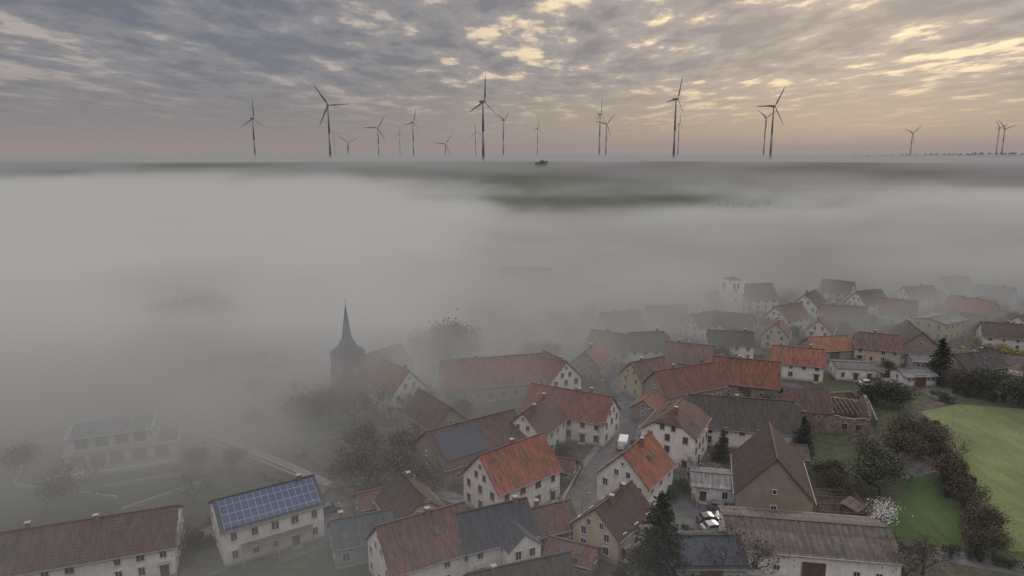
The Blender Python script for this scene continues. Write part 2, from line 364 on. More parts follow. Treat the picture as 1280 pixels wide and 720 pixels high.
# ---------------------------------------------------------------- churches
def church(x, y, phi, tw, th_, sp, wall, roof, naveL, slender=True):
    e = empty('church', x, y, 0, rad(phi)); OCC.append((x, y, 7))
    m = MB(); m.box(0, 0, th_/2-.5, tw, tw, th_+1, 0)
    for z in (th_*.35, th_*.68, th_-.1): m.box(0, 0, z, tw+.3, tw+.3, .25, 1)
    m.obj('tower', [MATS[wall], MATS['stone'] if slender else MATS[wall]], e)
    s = MB(); n = 8; lv = [(th_, tw*.74), (th_+sp*.12, tw*.42), (th_+sp*.3, tw*.22), (th_+sp, .06)] if slender else [(th_, tw*.72), (th_+sp, .1)]
    if not slender: n = 4
    off = math.pi/n
    for (za, ra), (zb, rb) in zip(lv, lv[1:]):
        for k in range(n):
            a, b = 2*math.pi*k/n+off, 2*math.pi*(k+1)/n+off
            s.poly([(ra*math.cos(a), ra*math.sin(a), za), (ra*math.cos(b), ra*math.sin(b), za), (rb*math.cos(b), rb*math.sin(b), zb), (rb*math.cos(a), rb*math.sin(a), zb)], 0)
    s.cone((0, 0, th_+sp-.3), (0, 0, th_+sp+1.6), .06, .04, 5, 1); s.box(0, 0, th_+sp+1.1, .7, .08, .08, 1)
    s.obj('spire', [MATS['r_slate'] if slender else MATS['r_grey'], MATS['metal']], e)
    g = MB()
    for q in range(4):
        a = q*math.pi/2; tx, ty = -math.sin(a), math.cos(a); px, py = tw/2*math.cos(a), tw/2*math.sin(a)
        for sft in (-.8, .8): window(g, px+tx*sft, py+ty*sft, tx, ty, th_-2.0, .8, 1.9)
        window(g, px, py, tx, ty, th_*.5, .6, 1.3)
        g.cone((px*1.0, py*1.0, th_-4.0), (px*1.03, py*1.03, th_-4.0), .75, .75, 16, 1)
    g.obj('belfry_windows', [MATS['glass'], MATS['stoneframe'], MATS['shutter']], e)
    nv = house('nave', 0, 0, 0, tw*1.5, naveL, th_*.5, 45, 0, roof, wall, chim=0, sky=False, stone=1)
    nv.parent = e; nv.location = (tw/2+naveL/2+.2, 0, 0)
    return e
church(-40, 160, 55, 5.8, 13.5, 11.5, 'sand', 'brown', 15)
church(84, 256, 10, 6.5, 14, 1.3, 'white', 'brown', 13, False)
# ---------------------------------------------------------------- modern flat roofed villa
OCC.append((-79, 131, 14))
e = empty('modern_villa', -79, 131, 0, rad(22))
m = MB(); m.box(0, 0, 1.0, 20, 9, 4.0, 0); m.box(-2, .6, 4.6, 14, 7.6, 3.1, 0); m.obj('walls', [MATS['white']], e)
m = MB(); m.box(0, 0, 3.12, 20.8, 9.8, .22, 0); m.box(-2, .2, 6.27, 15.4, 9.2, .26, 0); m.box(-2, .2, 6.45, 14.4, 8.2, .1, 1); m.box(8, 0, 3.3, 3.6, 7.6, .12, 1); m.obj('flat_roof', [MATS['conc'], MATS['r_grey']], e)
g = MB()
for xx in (-7.5, -4.2, -1, 3, 7): window(g, xx, -4.5, 1, 0, 1.6, 2.4, 2.1)
for xx in (-7, -3.5, 0, 3.2): window(g, xx, -3.2, 1, 0, 4.8, 2.2, 1.9)
for yy in (-1.5, 2.2): window(g, 10, yy, 0, 1, 1.7, 1.6, 1.6); window(g, 5, yy, 0, 1, 4.8, 1.5, 1.6); window(g, -10, yy, 0, -1, 1.7, 1.6, 1.6); window(g, -9, yy, 0, -1, 4.8, 1.5, 1.6)
g.obj('windows', [MATS['glass'], MATS['metal'], MATS['shutter']], e)
m = MB(); m.box(0, -8.5, .35, 24, .3, .9, 0); m.box(12, -5.5, .35, .3, 6, .9, 0); m.box(0, -6.6, .1, 22, 3.6, .3, 1); m.obj('terrace', [MATS['white'], MATS['conc']], e)
# ---------------------------------------------------------------- old stone barn, half its roof gone
OCC.append((71, 148, 9))
e = empty('ruined_stone_barn', 71, 148, 0, rad(-14)); m = MB(); rr = random.Random(3)
for (ax, ay, bx, by) in ((-8.5, -5.5, 8.5, -5.5), (-8.5, 5.5, 8.5, 5.5), (-8.5, -5.5, -8.5, 5.5), (8.5, -5.5, 8.5, 5.5), (1, -5.5, 1, 5.5)):
    n = int(max(abs(bx-ax), abs(by-ay))/.6); yaw = math.atan2(by-ay, bx-ax); ph = rr.uniform(0, 6); hn = 0
    for k in range(n):
        f = (k+.5)/n; L_ = math.hypot(bx-ax, by-ay)/n; hn = hn*.7+rr.uniform(-.12, .12)
        hgt = 4.2+.5*math.sin(ph+f*4)+hn+(3.0*(1-abs(f-.5)*2) if ax == bx else 0)
        m.box(ax+(bx-ax)*f, ay+(by-ay)*f, hgt/2-.25, L_*.997, .6+rr.uniform(-.03, .03), hgt+.5, 0, yaw)
m.obj('stone_walls', [MATS['stone']], e)
g = MB()
for xx in (-6.5, -3.8, 3.5, 6.3): window(g, xx, -5.83, 1, 0, 1.8, 1.1, 1.4)
g.obj('openings', [MATS['glass'], MATS['stoneframe'], MATS['shutter']], e)
m = MB()
for sg in (1, -1):
    m.poly([(-8.9, sg*5.9, 4.3), (1, sg*5.9, 4.3), (1, 0, 7.9), (-8.9, 0, 7.9)]); m.poly([(-8.9, sg*5.9, 4.12), (1, sg*5.9, 4.12), (1, 0, 7.72), (-8.9, 0, 7.72)][::-1])
for k in range(7): m.box(2.2+k, 0, 4.6, .14, 11, .16, 1)
m.obj('half_roof', [MATS['r_brown'], MATS['wood']], e)
# ---------------------------------------------------------------- ground
xs = [-14000, -9000, -6000, -4000]+[-3000+150*i for i in range(41)]+[4000, 6000, 9000, 14000]
ys = [-400, -100, 100, 250]+[340+40*i for i in range(40)]+[2000, 2300, 2700, 3200, 4000, 5000, 7000, 10000, 14000, 20000]
m = MB()
for yv in ys:
    for xv in xs: m.v.append((xv, yv, T(xv, yv)))
nx = len(xs)
for j in range(len(ys)-1):
    for i in range(nx-1): m.f.append((j*nx+i, j*nx+i+1, (j+1)*nx+i+1, (j+1)*nx+i)); m.m.append(0)
mt, nt, b = new_mat('ground'); P = POS(nt); s = SEP(nt, P)
n1 = NOISE(nt, P, .05, 3, .6); n2 = NOISE(nt, P, .6, 4, .75)
vo = nt.nodes.new('ShaderNodeTexVoronoi'); vo.inputs['Scale'].default_value = .06; nt.links.new(P, vo.inputs['Vector'])
cr = SEP(nt, vo.outputs['Color'])[0]
garden = MIX(nt, MR(nt, n2, .35, .65), (.026, .038, .014), (.064, .074, .028))
soil = MIX(nt, MR(nt, n2, .3, .7), (.035, .028, .022), (.10, .08, .06))
yard = MIX(nt, MR(nt, n2, .3, .7), (.055, .052, .05), (.15, .14, .125))
c = MIX(nt, MR(nt, cr, .48, .52), garden, soil); c = MIX(nt, MR(nt, cr, .73, .77), c, yard)
c = MIX(nt, MR(nt, n1, .52, .6, 0, .6), c, soil)
vf = nt.nodes.new('ShaderNodeTexVoronoi'); vf.inputs['Scale'].default_value = 1.0; nt.links.new(VS(nt, P, (.0022, .006, 0)), vf.inputs['Vector'])
cf = SEP(nt, vf.outputs['Color'])[1]
fld = MIX(nt, MR(nt, cf, .55, .6), (.024, .044, .015), (.042, .038, .03)); fld = MIX(nt, MR(nt, n1, .3, .7, 0, .4), fld, (.04, .052, .02))
wl = MR(nt, s[0], -30, -70)
c = MIX(nt, wl, c, MIX(nt, MR(nt, n1, .4, .65), (.035, .05, .022), (.06, .055, .035)))
c = MIX(nt, MR(nt, s[1], 330, 400), c, fld)
nt.links.new(c, b.inputs['Base Color']); b.inputs['Roughness'].default_value = 1.0
m.obj('ground', [mt])
# ---------------------------------------------------------------- roads
def smooth_line(pts, n=8):
    P = [pts[0]]+list(pts)+[pts[-1]]; out = []
    for i in range(1, len(P)-2):
        for k in range(n):
            t = k/n; q = []
            for d in range(2):
                a, b_, c_, d_ = P[i-1][d], P[i][d], P[i+1][d], P[i+2][d]
                q.append(.5*((2*b_)+(-a+c_)*t+(2*a-5*b_+4*c_-d_)*t*t+(-a+3*b_-3*c_+d_)*t**3))
            out.append(tuple(q))
    out.append(pts[-1]); return out
def ribbon(name, line, o0, o1, z0, z1, mat):
    m = MB(); L_ = []
    for i, p in enumerate(line):
        a = line[max(0, i-1)]; b_ = line[min(len(line)-1, i+1)]; d = Vector((b_[0]-a[0], b_[1]-a[1])).normalized(); n = (d.y, -d.x)
        L_.append(((p[0]+n[0]*o0, p[1]+n[1]*o0), (p[0]+n[0]*o1, p[1]+n[1]*o1)))
    for (a0, a1), (b0, b1) in zip(L_, L_[1:]):
        m.poly([(*a0, z1), (*b0, z1), (*b1, z1), (*a1, z1)][::-1])
        if z1-z0 > .05:
            m.poly([(*a0, z0), (*b0, z0), (*b0, z1), (*a0, z1)]); m.poly([(*a1, z0), (*b1, z0), (*b1, z1), (*a1, z1)])
    return m.obj(name, [mat])
def road(name, pts, w, pave=True, mat='asphalt', z=.03):
    ln = smooth_line(pts); ribbon(name, ln, -w/2, w/2, 0, z, MATS[mat])
    for p in ln[::3]: OCC.append((p[0], p[1], w/2))
    if pave:
        ribbon('pavement', ln, -w/2-1.3, -w/2, -.05, z+.12, MATS['pave']); ribbon('pavement', ln, w/2, w/2+1.3, -.05, z+.12, MATS['pave'])
road('street', [(0, 82.5), (4, 92.7), (9, 101.5), (13, 112), (17, 123), (22, 135), (26, 148), (30, 160)], 6.0)
road('street', [(30, 160), (29, 175), (36, 184), (57, 206), (72, 196), (75, 169)], 5, False, z=.034)
road('lane', [(55, 96), (63, 96), (76, 91), (88, 86)], 4, False)
road('road', [(114, 196), (130, 194), (145, 183), (163, 175)], 5, False, 'pave')
road('path', [(-114, 134), (-97, 139), (-72, 143), (-50, 130), (-34, 118)], 2.0, False, 'path')
road('lane', [(-50, 101), (-37, 112), (-34, 118), (-18, 120), (-11.5, 113.5), (8, 104)], 3.2, False, 'pave', z=.026)
m = MB(); m.poly([(x, y, .022) for x, y in ((32, 120), (41, 108), (38, 97), (27, 101.5), (29, 117))][::-1]); m.obj('yard', [MATS['asphalt']])
OCC.append((34, 106, 6))
def grass(key, c1, c2):
    mt, nt, b = new_mat(key); P = POS(nt)
    n = NOISE(nt, P, .09, 4, .6); n2 = NOISE(nt, P, 1.2, 3, .75); n3 = NOISE(nt, VS(nt, P, (.5, .06, 0)), 1, 3, .5)
    f = M(nt, 'MULTIPLY', MR(nt, n, .3, .7, .3, 1), MR(nt, n2, .3, .7, .4, 1)); f = M(nt, 'MULTIPLY', f, MR(nt, n3, .35, .65, .6, 1.1))
    nt.links.new(MIX(nt, f, c1, c2), b.inputs['Base Color']); b.inputs['Roughness'].default_value = 1; return mt
m = MB(); m.poly([(x, y, .02) for x, y in ((98, 155), (110, 160), (127, 156), (157, 147), (106, 96), (77, 96), (78, 103), (86, 120), (92, 134))][::-1]); m.obj('field', [grass('field_grass', (.075, .10, .035), (.17, .205, .075))])
m = MB(); m.poly([(x, y, .016) for x, y in ((74, 120), (83, 123), (79, 112), (71, 98), (64, 96), (59, 99))]); m.obj('lawn', [grass('lawn_grass', (.024, .045, .011), (.052, .095, .024))])
# ---------------------------------------------------------------- trees
def leafquad(m, p, s, rn, mi=1):
    a = Vector((rn.gauss(0, 1), rn.gauss(0, 1), rn.gauss(0, 1))).normalized(); b = a.orthogonal().normalized(); c = a.cross(b)
    b *= s*rn.uniform(.6, 1.2); c *= s*rn.uniform(.4, 1.0); p = Vector(p)
    m.poly([p-b-c*.4, p+c, p+b-c*.2], mi) if rn.random() < .5 else m.poly([p-b, p-c, p+b, p+c], mi)
def grow(m, p, d, ln, r, depth, rn, tips, spread=.6):
    q = p+d*ln; m.cone(p, q, r, r*.66, 5 if depth > 2 else 3, 0)
    if depth <= 3: tips.append(q)
    if depth <= 0: return
    for k in range(rn.choice((2, 3, 3))):
        nd = (d*.8+Vector((rn.gauss(0, spread), rn.gauss(0, spread), rn.gauss(.22, spread*.7)))).normalized()
        grow(m, p.lerp(q, rn.uniform(.6, 1)), nd, ln*rn.uniform(.68, .92), r*.6, depth-1, rn, tips, spread)
def tree_mesh(name, seed, fol, leaves=26, size=.28, spread=.6, depth=5, cl=.8):
    rn = random.Random(seed); m = MB(); tips = []
    grow(m, Vector((0, 0, -.3)), Vector((0, 0, 1)), 1.9, .2, depth, rn, tips, spread)
    if len(tips) > 230: tips = rn.sample(tips, 230)
    for t in tips:
        k = rn.randint(0, leaves*2) if rn.random() > .2 else 0
        for _ in range(k):
            q = t+Vector((rn.gauss(0, cl), rn.gauss(0, cl), rn.gauss(0, cl*.8)))
            if q.z > .9: leafquad(m, q, size, rn)
    return m.mesh(name, [MATS['bark'], MATS[fol]])
def conifer_mesh(name, seed, H=10.0, Rr=2.8):
    rn = random.Random(seed); m = MB(); m.cone((0, 0, -.4), (0, 0, H), .22, .02, 7, 0); n = 30
    for i in range(n):
        f = i/n; z = .8+f*(H-.9); rmax = Rr*(1-f)**.8*rn.uniform(.7, 1.2)+.15; k = 9 if f < .7 else 6
        for j in range(k):
            a = rn.uniform(0, 6.28); rr_ = rmax*rn.uniform(.6, 1.15); dr = -.22*rr_
            tip = Vector((math.cos(a)*rr_, math.sin(a)*rr_, z+dr+.12*rr_*rn.random()))
            m.cone((0, 0, z), tip, .04, .01, 3, 0)
            for q in range(int(6+rr_*7)):
                t = rn.uniform(.15, 1.05); p = Vector((0, 0, z)).lerp(tip, t)
                w_ = .08+.2*rr_*(1-t*.6)
                leafquad(m, p+Vector((rn.gauss(0, w_*.6), rn.gauss(0, w_*.6), rn.gauss(-.06, .08))), .19, rn)
    return m.mesh(name, [MATS['bark'], MATS['f_conif']])
def bush_mesh(name, seed, fol, n=1500):
    rn = random.Random(seed); m = MB(); cs = [(rn.gauss(0, .8), rn.gauss(0, .8), rn.uniform(.5, 1.7), rn.uniform(.5, 1.0)) for _ in range(9)]
    for c in cs: m.cone((0, 0, -.2), c[:3], .06, .02, 3, 0)
    for _ in range(n):
        c = rn.choice(cs); d = Vector((rn.gauss(0, 1), rn.gauss(0, 1), rn.gauss(0, 1))).normalized()*c[3]*rn.uniform(.5, 1.1)
        p = Vector(c[:3])+d
        if p.z > -.1: leafquad(m, p, .16, rn)
    return m.mesh(name, [MATS['bark'], MATS[fol]])
TM = {
 'bare': [tree_mesh('bare_tree', 11+i, 'f_olive', 3, .13, depth=6, spread=.5) for i in range(3)],
 'green': [tree_mesh('broadleaf_tree', 21+i, 'f_green', 22, .17) for i in range(3)],
 'dark': [tree_mesh('dark_tree', 31+i, 'f_dark', 38, .2, cl=.85) for i in range(3)],
 'olive': [tree_mesh('spring_tree', 41+i, 'f_olive', 18, .15) for i in range(3)],
 'conif': [conifer_mesh('pine_tree', 51+i) for i in range(2)],
 'blossom': [tree_mesh('blossom_tree', 61, 'f_blossom', 14, .13, depth=4)],
 'bush': [bush_mesh('bush', 71+i, f) for i, f in enumerate(('f_green', 'f_olive', 'f_dark'))],
 'yellow': [bush_mesh('forsythia_bush', 77, 'f_yellow', 900)],
}
NM = dict(bare='bare_tree', green='broadleaf_tree', dark='broadleaf_tree', olive='spring_tree', conif='pine_tree', blossom='blossom_tree', bush='bush', yellow='forsythia_bush')
MH = {k: [max(v.co.z for v in me.vertices) for me in ms] for k, ms in TM.items()}
def tree(kind, x, y, h, wide=1.0):
    i = R.randrange(len(TM[kind]))
    o = bpy.data.objects.new(NM[kind], TM[kind][i]); sc.collection.objects.link(o)
    s = h/MH[kind][i]; o.scale = (s*wide*R.uniform(.9, 1.1), s*wide*R.uniform(.9, 1.1), s); o.rotation_euler = (0, 0, R.uniform(0, 6.28)); o.location = (x, y, T(x, y)-.05)
TS = [('conif', 21, 88, 14.5, 1.35), ('conif', 115, 176, 13, 1.25), ('conif', 42, 128, 7, 1.1), ('conif', 59, 130, 9, 1.1), ('dark', -19.5, 184, 18, .8), ('dark', -14, 189, 15, .8), ('dark', -25, 188, 14, .8),
 ('dark', -117, 246, 12, 1.2), ('dark', -127, 248, 10, 1.3), ('dark', -108, 246, 11, 1.3), ('blossom', 60.5, 103, 5.5, 1.1), ('green', 66, 113.5, 8, 1.2), ('olive', 77, 128.5, 8, 1.2), ('olive', 84, 134, 8, 1.1), ('olive', 69, 127, 7, 1.1),
 ('olive', 87, 132, 7, 1.2), ('green', 68, 120, 7, 1.3), ('olive', 82, 117, 7, 1.0), ('bare', 78, 108, 6, 1.0), ('olive', 76, 101.5, 6, 1.0), ('bare', 87.5, 127, 7, 1.0), ('olive', 73, 94, 5, 1.0), ('bare', 71, 96, 5, 1.1),
 ('green', 124, 164, 8, 1.2), ('dark', 120, 168, 8, 1.2), ('green', 124, 157, 8, 1.3), ('olive', 114, 168, 7, 1.2), ('yellow', 149, 209, 4, 1.3), ('yellow', 154, 204, 3, 1.3), ('yellow', 137, 201, 2.5, 1.2),
 ('bare', 31, 88, 10, 1.0), ('bare', 56, 88, 8, 1.2), ('bare', 60, 90, 7, 1.2), ('bare', -32, 152, 11, 1), ('bare', -36, 147.5, 10, 1), ('bare', -23, 152, 9, 1.1), ('olive', -27, 120, 9, 1.1), ('olive', -22, 117, 8, 1.1), ('olive', -22, 125, 8, 1.1),
 ('bare', -32, 130, 8, 1.2), ('dark', -12, 150, 6, 1.1), ('dark', 60, 120, 5, 1.1), ('bare', -78, 113.5, 8, 1.1), ('olive', -80, 108, 7, 1.2), ('bare', 19, 152, 6, 1), ('green', 10, 128.5, 4, 1.1), ('olive', 57, 134, 6, 1.1),
 ('olive', -94, 120, 8, 1.1), ('bare', -56, 111, 7, 1.1), ('dark', 16, 225, 10, 1.1), ('dark', 26, 237, 9, 1.1), ('olive', 5, 206, 8, 1.2), ('bare', 34, 255, 9, 1.2), ('olive', -28.5, 134, 7, 1.2), ('dark', -43, 152, 8, 1.1), ('dark', -45, 147.5, 8, 1.1),
 ('dark', 8, 190, 9, 1.1), ('bare', -4, 200, 9, 1.2), ('dark', -9, 215, 8, 1.3), ('olive', 20, 212, 8, 1.1), ('bare', -50, 158, 9, 1.1), ('bare', -48, 166, 9, 1.1), ('olive', 62, 140, 6, 1.1), ('olive', 60, 153, 6, 1)]
for k, x, y, h, w_ in TS:
    tree(k, x, y, h, w_); OCC.append((x, y, 1.5))
# garden clutter: small sheds, wood piles, raised beds, tarpaulin heaps
cl = random.Random(5); n_ = 0
for _ in range(4000):
    x = cl.uniform(-30, 150); y = cl.uniform(88, 235)
    if abs(x) > y*.78 or (x > 60 and y < 160) or not free(x, y, 1.0): continue
    kind = cl.choice(('garden_shed', 'wood_pile', 'raised_beds', 'tarp_heap', 'garden_shed', 'greenhouse')); e = empty(kind, x, y, 0, cl.uniform(0, 3.1)); m = MB()
    if kind == 'garden_shed':
        m.box(0, 0, 1.0, 3, 2.4, 2.2, 0); m.poly([(-1.8, -1.5, 2.15), (1.8, -1.5, 2.15), (1.8, 1.5, 2.75), (-1.8, 1.5, 2.75)], 1); m.box(0, 1.18, 2.3, 2.9, .05, .7, 0); m.box(.5, -1.22, 1.0, .9, .06, 1.9, 2)
        m.obj('hut', [MATS['wood'], MATS[cl.choice(('r_grey', 'r_dark', 'r_umber'))], MATS['door']], e)
    elif kind == 'wood_pile':
        for i in range(6):
            for j in range(4-(i % 2)): m.cone((-1.4+cl.uniform(-.1, .1), -.5+.28*j+.14*(i % 2), .15+.24*i), (1.4, -.5+.28*j+.14*(i % 2), .15+.24*i), .14, .13, 6, 0)
        m.obj('logs', [MATS['wood']], e)
    elif kind == 'raised_beds':
        for i in range(3):
            m.box(0, i*1.8-1.8, .2, 3.6, 1.2, .45, 0); m.box(0, i*1.8-1.8, .44, 3.3, .95, .08, 1)
        m.obj('beds', [MATS['wood'], MATS['bark']], e)
    elif kind == 'greenhouse':
        m.box(0, 0, .9, 3.2, 2.2, 1.8, 0)
        for s in (-1, 1): m.poly([(-1.65, s*1.15, 1.8), (1.65, s*1.15, 1.8), (1.65, 0, 2.5), (-1.65, 0, 2.5)], 0)
        for i in range(5):
            for s in (-1, 1): m.box(-1.6+.8*i, s*1.13, .92, .06, .06, 1.84, 1)
        m.obj('glazing', [MATS['r_grey'], MATS['frame']], e)
    else:
        m.box(0, 0, .5, 2.6, 1.6, 1.0, 0, 0, .6); m.box(1.7, .2, .3, .9, 1.0, .6, 1, .4, .9)
        m.obj('heap', [MATS['tarp'], MATS['wood']], e)
    OCC.append((x, y, 1.8)); n_ += 1
    if n_ > 70: break
cnt = 0
for _ in range(9000):
    x = R.uniform(-75, 230); y = R.uniform(85, 300)
    k = R.choice(('bare', 'olive', 'olive', 'bush', 'bush', 'bush', 'bush', 'green', 'dark', 'bare', 'bare'))
    if abs(x) > y*.78+10 or not free(x, y, .9 if k == 'bush' else 2.2): continue
    if x > 65 and y < 158: continue
    if x < -20 and R.random() < .5: continue
    tree(k, x, y, R.uniform(1.0, 2.6) if k == 'bush' else R.uniform(4, 8), R.uniform(.9, 1.3)); OCC.append((x, y, 1.2 if k == 'bush' else 2.0)); cnt += 1
    if cnt > 330: break
def leafmass(name, pts, w, h, fol, dens=60, size=.2, sp=None):
    rn = random.Random(len(name)+int(pts[0][0])); m = MB(); sp = sp or h*.8
    for a, b_ in zip(pts, pts[1:]):
        L_ = math.hypot(b_[0]-a[0], b_[1]-a[1]); nc = max(2, int(L_/sp*1.6)); per = int(L_*dens/nc)
        for _ in range(nc):
            t = rn.random(); x = a[0]+(b_[0]-a[0])*t+rn.gauss(0, w*.7); y = a[1]+(b_[1]-a[1])*t+rn.gauss(0, w*.7)
            hh = h*rn.uniform(.45, 1.15); cr_ = hh*rn.uniform(.35, .55)
            m.cone((x, y, T(x, y)-.2), (x, y, T(x, y)+hh*.7), .02*h, .01*h, 3, 1)
            for _ in range(per):
                d = Vector((rn.gauss(0, 1), rn.gauss(0, 1), rn.gauss(0, 1))).normalized()*rn.uniform(.3, 1.05)
                leafquad(m, (x+d.x*cr_, y+d.y*cr_, T(x, y)+hh*.55+d.z*hh*.5), size, rn, 0)
    return m.obj(name, [MATS[fol], MATS['bark']])
leafmass('hedge_row', [(89, 136), (84, 120), (77, 105), (73, 95)], 1.5, 4.2, 'f_olive', 420, .18, 1.8)
leafmass('hedge_row', [(84, 141), (95, 145), (80.5, 128.5)], 1.5, 4.0, 'f_olive', 260, .18, 2.2)
leafmass('hedge_row', [(54, 96), (69, 95), (75, 91)], .6, 1.6, 'f_dark', 200, .14)
leafmass('hedge', [(-58, 123), (-47, 120), (-34.5, 113.5)], .4, 1.4, 'f_dark', 120, .15)
leafmass('hedge', [(110, 169), (128, 160)], 1.5, 4, 'f_dark', 200, .22)
leafmass('hedge', [(125, 172), (150, 166)], 1.5, 4, 'f_green', 160, .22)
leafmass('distant_trees', [(1150, 2300), (1700, 2350), (2400, 2300), (3000, 2400)], 30, 8, 'f_dark', 3, 2.2, 9)
leafmass('distant_trees', [(185, 640), (250, 660)], 6, 5, 'f_dark', 16, .7)
leafmass('distant_trees', [(34, 1050), (52, 1055)], 4, 9, 'f_dark', 60, 1.0, 3)
leafmass('distant_trees', [(-130, 252), (-106, 252)], 3, 9, 'f_dark', 110, .5)
leafmass('distant_trees', [(-120, 300), (-40, 290), (30, 300)], 6, 7, 'f_dark', 60, .5)
leafmass('distant_trees', [(40, 262), (90, 268)], 5, 6, 'f_olive', 60, .5)
# ---------------------------------------------------------------- garden frames, fences, walls
e = empty('wooden_pergola', 56, 108, 0, rad(-5)); m = MB()
for j in range(4):
    for i in range(3): m.box(-3.8+3.8*i, -4+2.7*j, 1.0, .16, .16, 2.2)
    for z in (.5, 1.2, 2.0): m.box(0, -4+2.7*j+.09, z, 7.9, .06, .14)
for i in (0, 2): m.box(-3.8+3.8*i, .05, 2.17, .1, 8.4, .12)
m.obj('timber_frame', [MATS['wood']], e)
def fence(name, pts, h, mat, solid=True):
    m = MB()
    for a, b_ in zip(pts, pts[1:]):
        L_ = math.hypot(b_[0]-a[0], b_[1]-a[1]); yaw = math.atan2(b_[1]-a[1], b_[0]-a[0]); cx, cy = (a[0]+b_[0])/2, (a[1]+b_[1])/2
        if solid: m.box(cx, cy, h/2-.1, L_, .25, h+.2, 0, yaw); m.box(cx, cy, h+.04, L_-.01, .34, .08, 0, yaw)
        else:
            for z in (.4, .9): m.box(cx, cy, z, L_, .04, .1, 0, yaw)
            n = int(L_/.35)
            for k in range(n): m.box(a[0]+(b_[0]-a[0])*(k+.5)/n, a[1]+(b_[1]-a[1])*(k+.5)/n, .6, .09, .03, 1.1, 0, yaw)
    m.obj(name, [MATS[mat]])
for n_, p, h_, mt_, so in [('garden_wall', ((8, 107), (9.5, 112), (12.5, 121)), 1.1, 'beige', True), ('garden_wall', ((-70, 140), (-50, 127), (-36, 117)), .5, 'conc', True), ('garden_wall', ((-75, 116), (-62, 122)), .7, 'conc', True),
 ('garden_wall', ((27, 134), (24, 122)), 1.0, 'stone', True), ('picket_fence', ((55, 117), (64, 116), (59, 104)), 1.2, 'wood', False), ('garden_wall', ((32.6, 120), (32, 109)), 1.4, 'stone', True),
 ('picket_fence', ((9, 133), (14, 125), (11.5, 117)), 1.2, 'wood', False), ('garden_wall', ((72, 163), (89, 164), (82, 145)), 1.8, 'stone', True), ('picket_fence', ((-28, 94), (-28, 103), (-22, 103)), 1.1, 'wood', False),
 ('garden_wall', ((-67, 108), (-57, 119)), .6, 'conc', True), ('picket_fence', ((59, 103), (61, 97)), 1.1, 'wood', False), ('garden_wall', ((18, 106), (14.5, 104)), 1.0, 'stone', True), ('garden_wall', ((-96, 125), (-92, 117), (-70, 112)), .7, 'conc', True)]:
    fence(n_, p, h_, mt_, so)
# ---------------------------------------------------------------- vehicles
CP = {k: car_paint(k, c) for k, c in dict(white=(.75, .75, .75), silver=(.35, .36, .38), black=(.02, .02, .022), red=(.25, .03, .025), blue=(.03, .06, .14), grey=(.12, .125, .13)).items()}
def vehicle(x, y, yaw, col, van=False):
    e = empty('van' if van else 'parked_car', x, y, .03, rad(yaw))
    if van: prof = [(-2.5, .35), (-2.55, 1.0), (-2.45, 2.05), (-2.2, 2.25), (1.0, 2.25), (1.55, 1.95), (2.1, 1.2), (2.55, 1.0), (2.6, .35)]; Wd = 1.95
    else: prof = [(-2.1, .3), (-2.15, .85), (-2.0, .98), (-1.75, 1.05), (-1.3, 1.42), (-.2, 1.5), (.5, 1.38), (1.15, .98), (1.95, .85), (2.12, .6), (2.1, .3)]; Wd = 1.78
    m = MB(); n = len(prof); belt = 1.2 if van else .95
    def pt(p, s):
        k = 1-.16*max(0, (p[1]-belt)/.6) if not van else 1-.05*max(0, p[1]-belt)
        return (p[0], s*Wd/2*k, p[1])
    Lf = [pt(p, -1) for p in prof]; Rt = [pt(p, 1) for p in prof]
    m.poly(Lf); m.poly(Rt[::-1])
    for i in range(n):
        j = (i+1) % n; m.poly([Lf[j], Lf[i], Rt[i], Rt[j]])
    m.obj('body', [CP[col]], e)
    g = MB()
    for s in (-1, 1):
        if van: q = [(.3, 1.3), (1.75, 1.3), (1.4, 1.95), (.3, 1.95)]
        else: q = [(-1.45, 1.0), (1.0, 1.0), (.45, 1.32), (-.2, 1.42), (-1.2, 1.36)]
        pts = [(a, pt((a, b_), s)[1]+s*.015, b_) for a, b_ in q]; g.poly(pts if s < 0 else pts[::-1])
    def across(p0, p1):
        a = pt(p0, -.9); b_ = pt(p0, .9); c = pt(p1, .88); d = pt(p1, -.88); f = .02*(1 if p0[0] > 0 else -1)
        g.poly([(q[0]+f, q[1], q[2]+.015) for q in (a, b_, c, d)])
    if van: across((2.05, 1.27), (1.58, 1.92))
    else: across((1.1, 1.01), (.54, 1.36)); across((-1.71, 1.08), (-1.34, 1.39))
    g.obj('windows', [MATS['glass']], e)
    w_ = MB()
    for a in ((-1.35, 1.3) if not van else (-1.6, 1.7)):
        for s in (-1, 1): w_.cone((a, s*(Wd/2-.2), .33), (a, s*(Wd/2+.02), .33), .33, .33, 14, 0); w_.cone((a, s*(Wd/2+.021), .33), (a, s*(Wd/2+.03), .33), .18, .18, 10, 1)
    w_.obj('wheels', [MATS['rubber'], MATS['metal']], e)
    l = MB()
    for s in (-1, 1): l.box(prof[-1][0]-.02, s*.62, .68, .12, .34, .14, 0); l.box(prof[0][0]-.02, s*.68, .8, .1, .25, .16, 1)
    l.obj('lights', [MATS['frame'], CP['red']], e)
for v in [(23.5, 135, 75, 'white', True), (33, 102, 10, 'silver', False), (33, 104.6, 8, 'black', False), (36, 108.5, -30, 'grey', False), (36.6, 105.5, -5, 'white', False), (11.5, 102, 55, 'blue', False), (18, 120, 68, 'grey', False), (95, 174, -10, 'white', False), (105, 182, 0, 'black', False), (128, 193.5, -8, 'white', False), (-31.6, 108, 30, 'grey', False), (24, 155, 70, 'black', False)]: vehicle(*v)
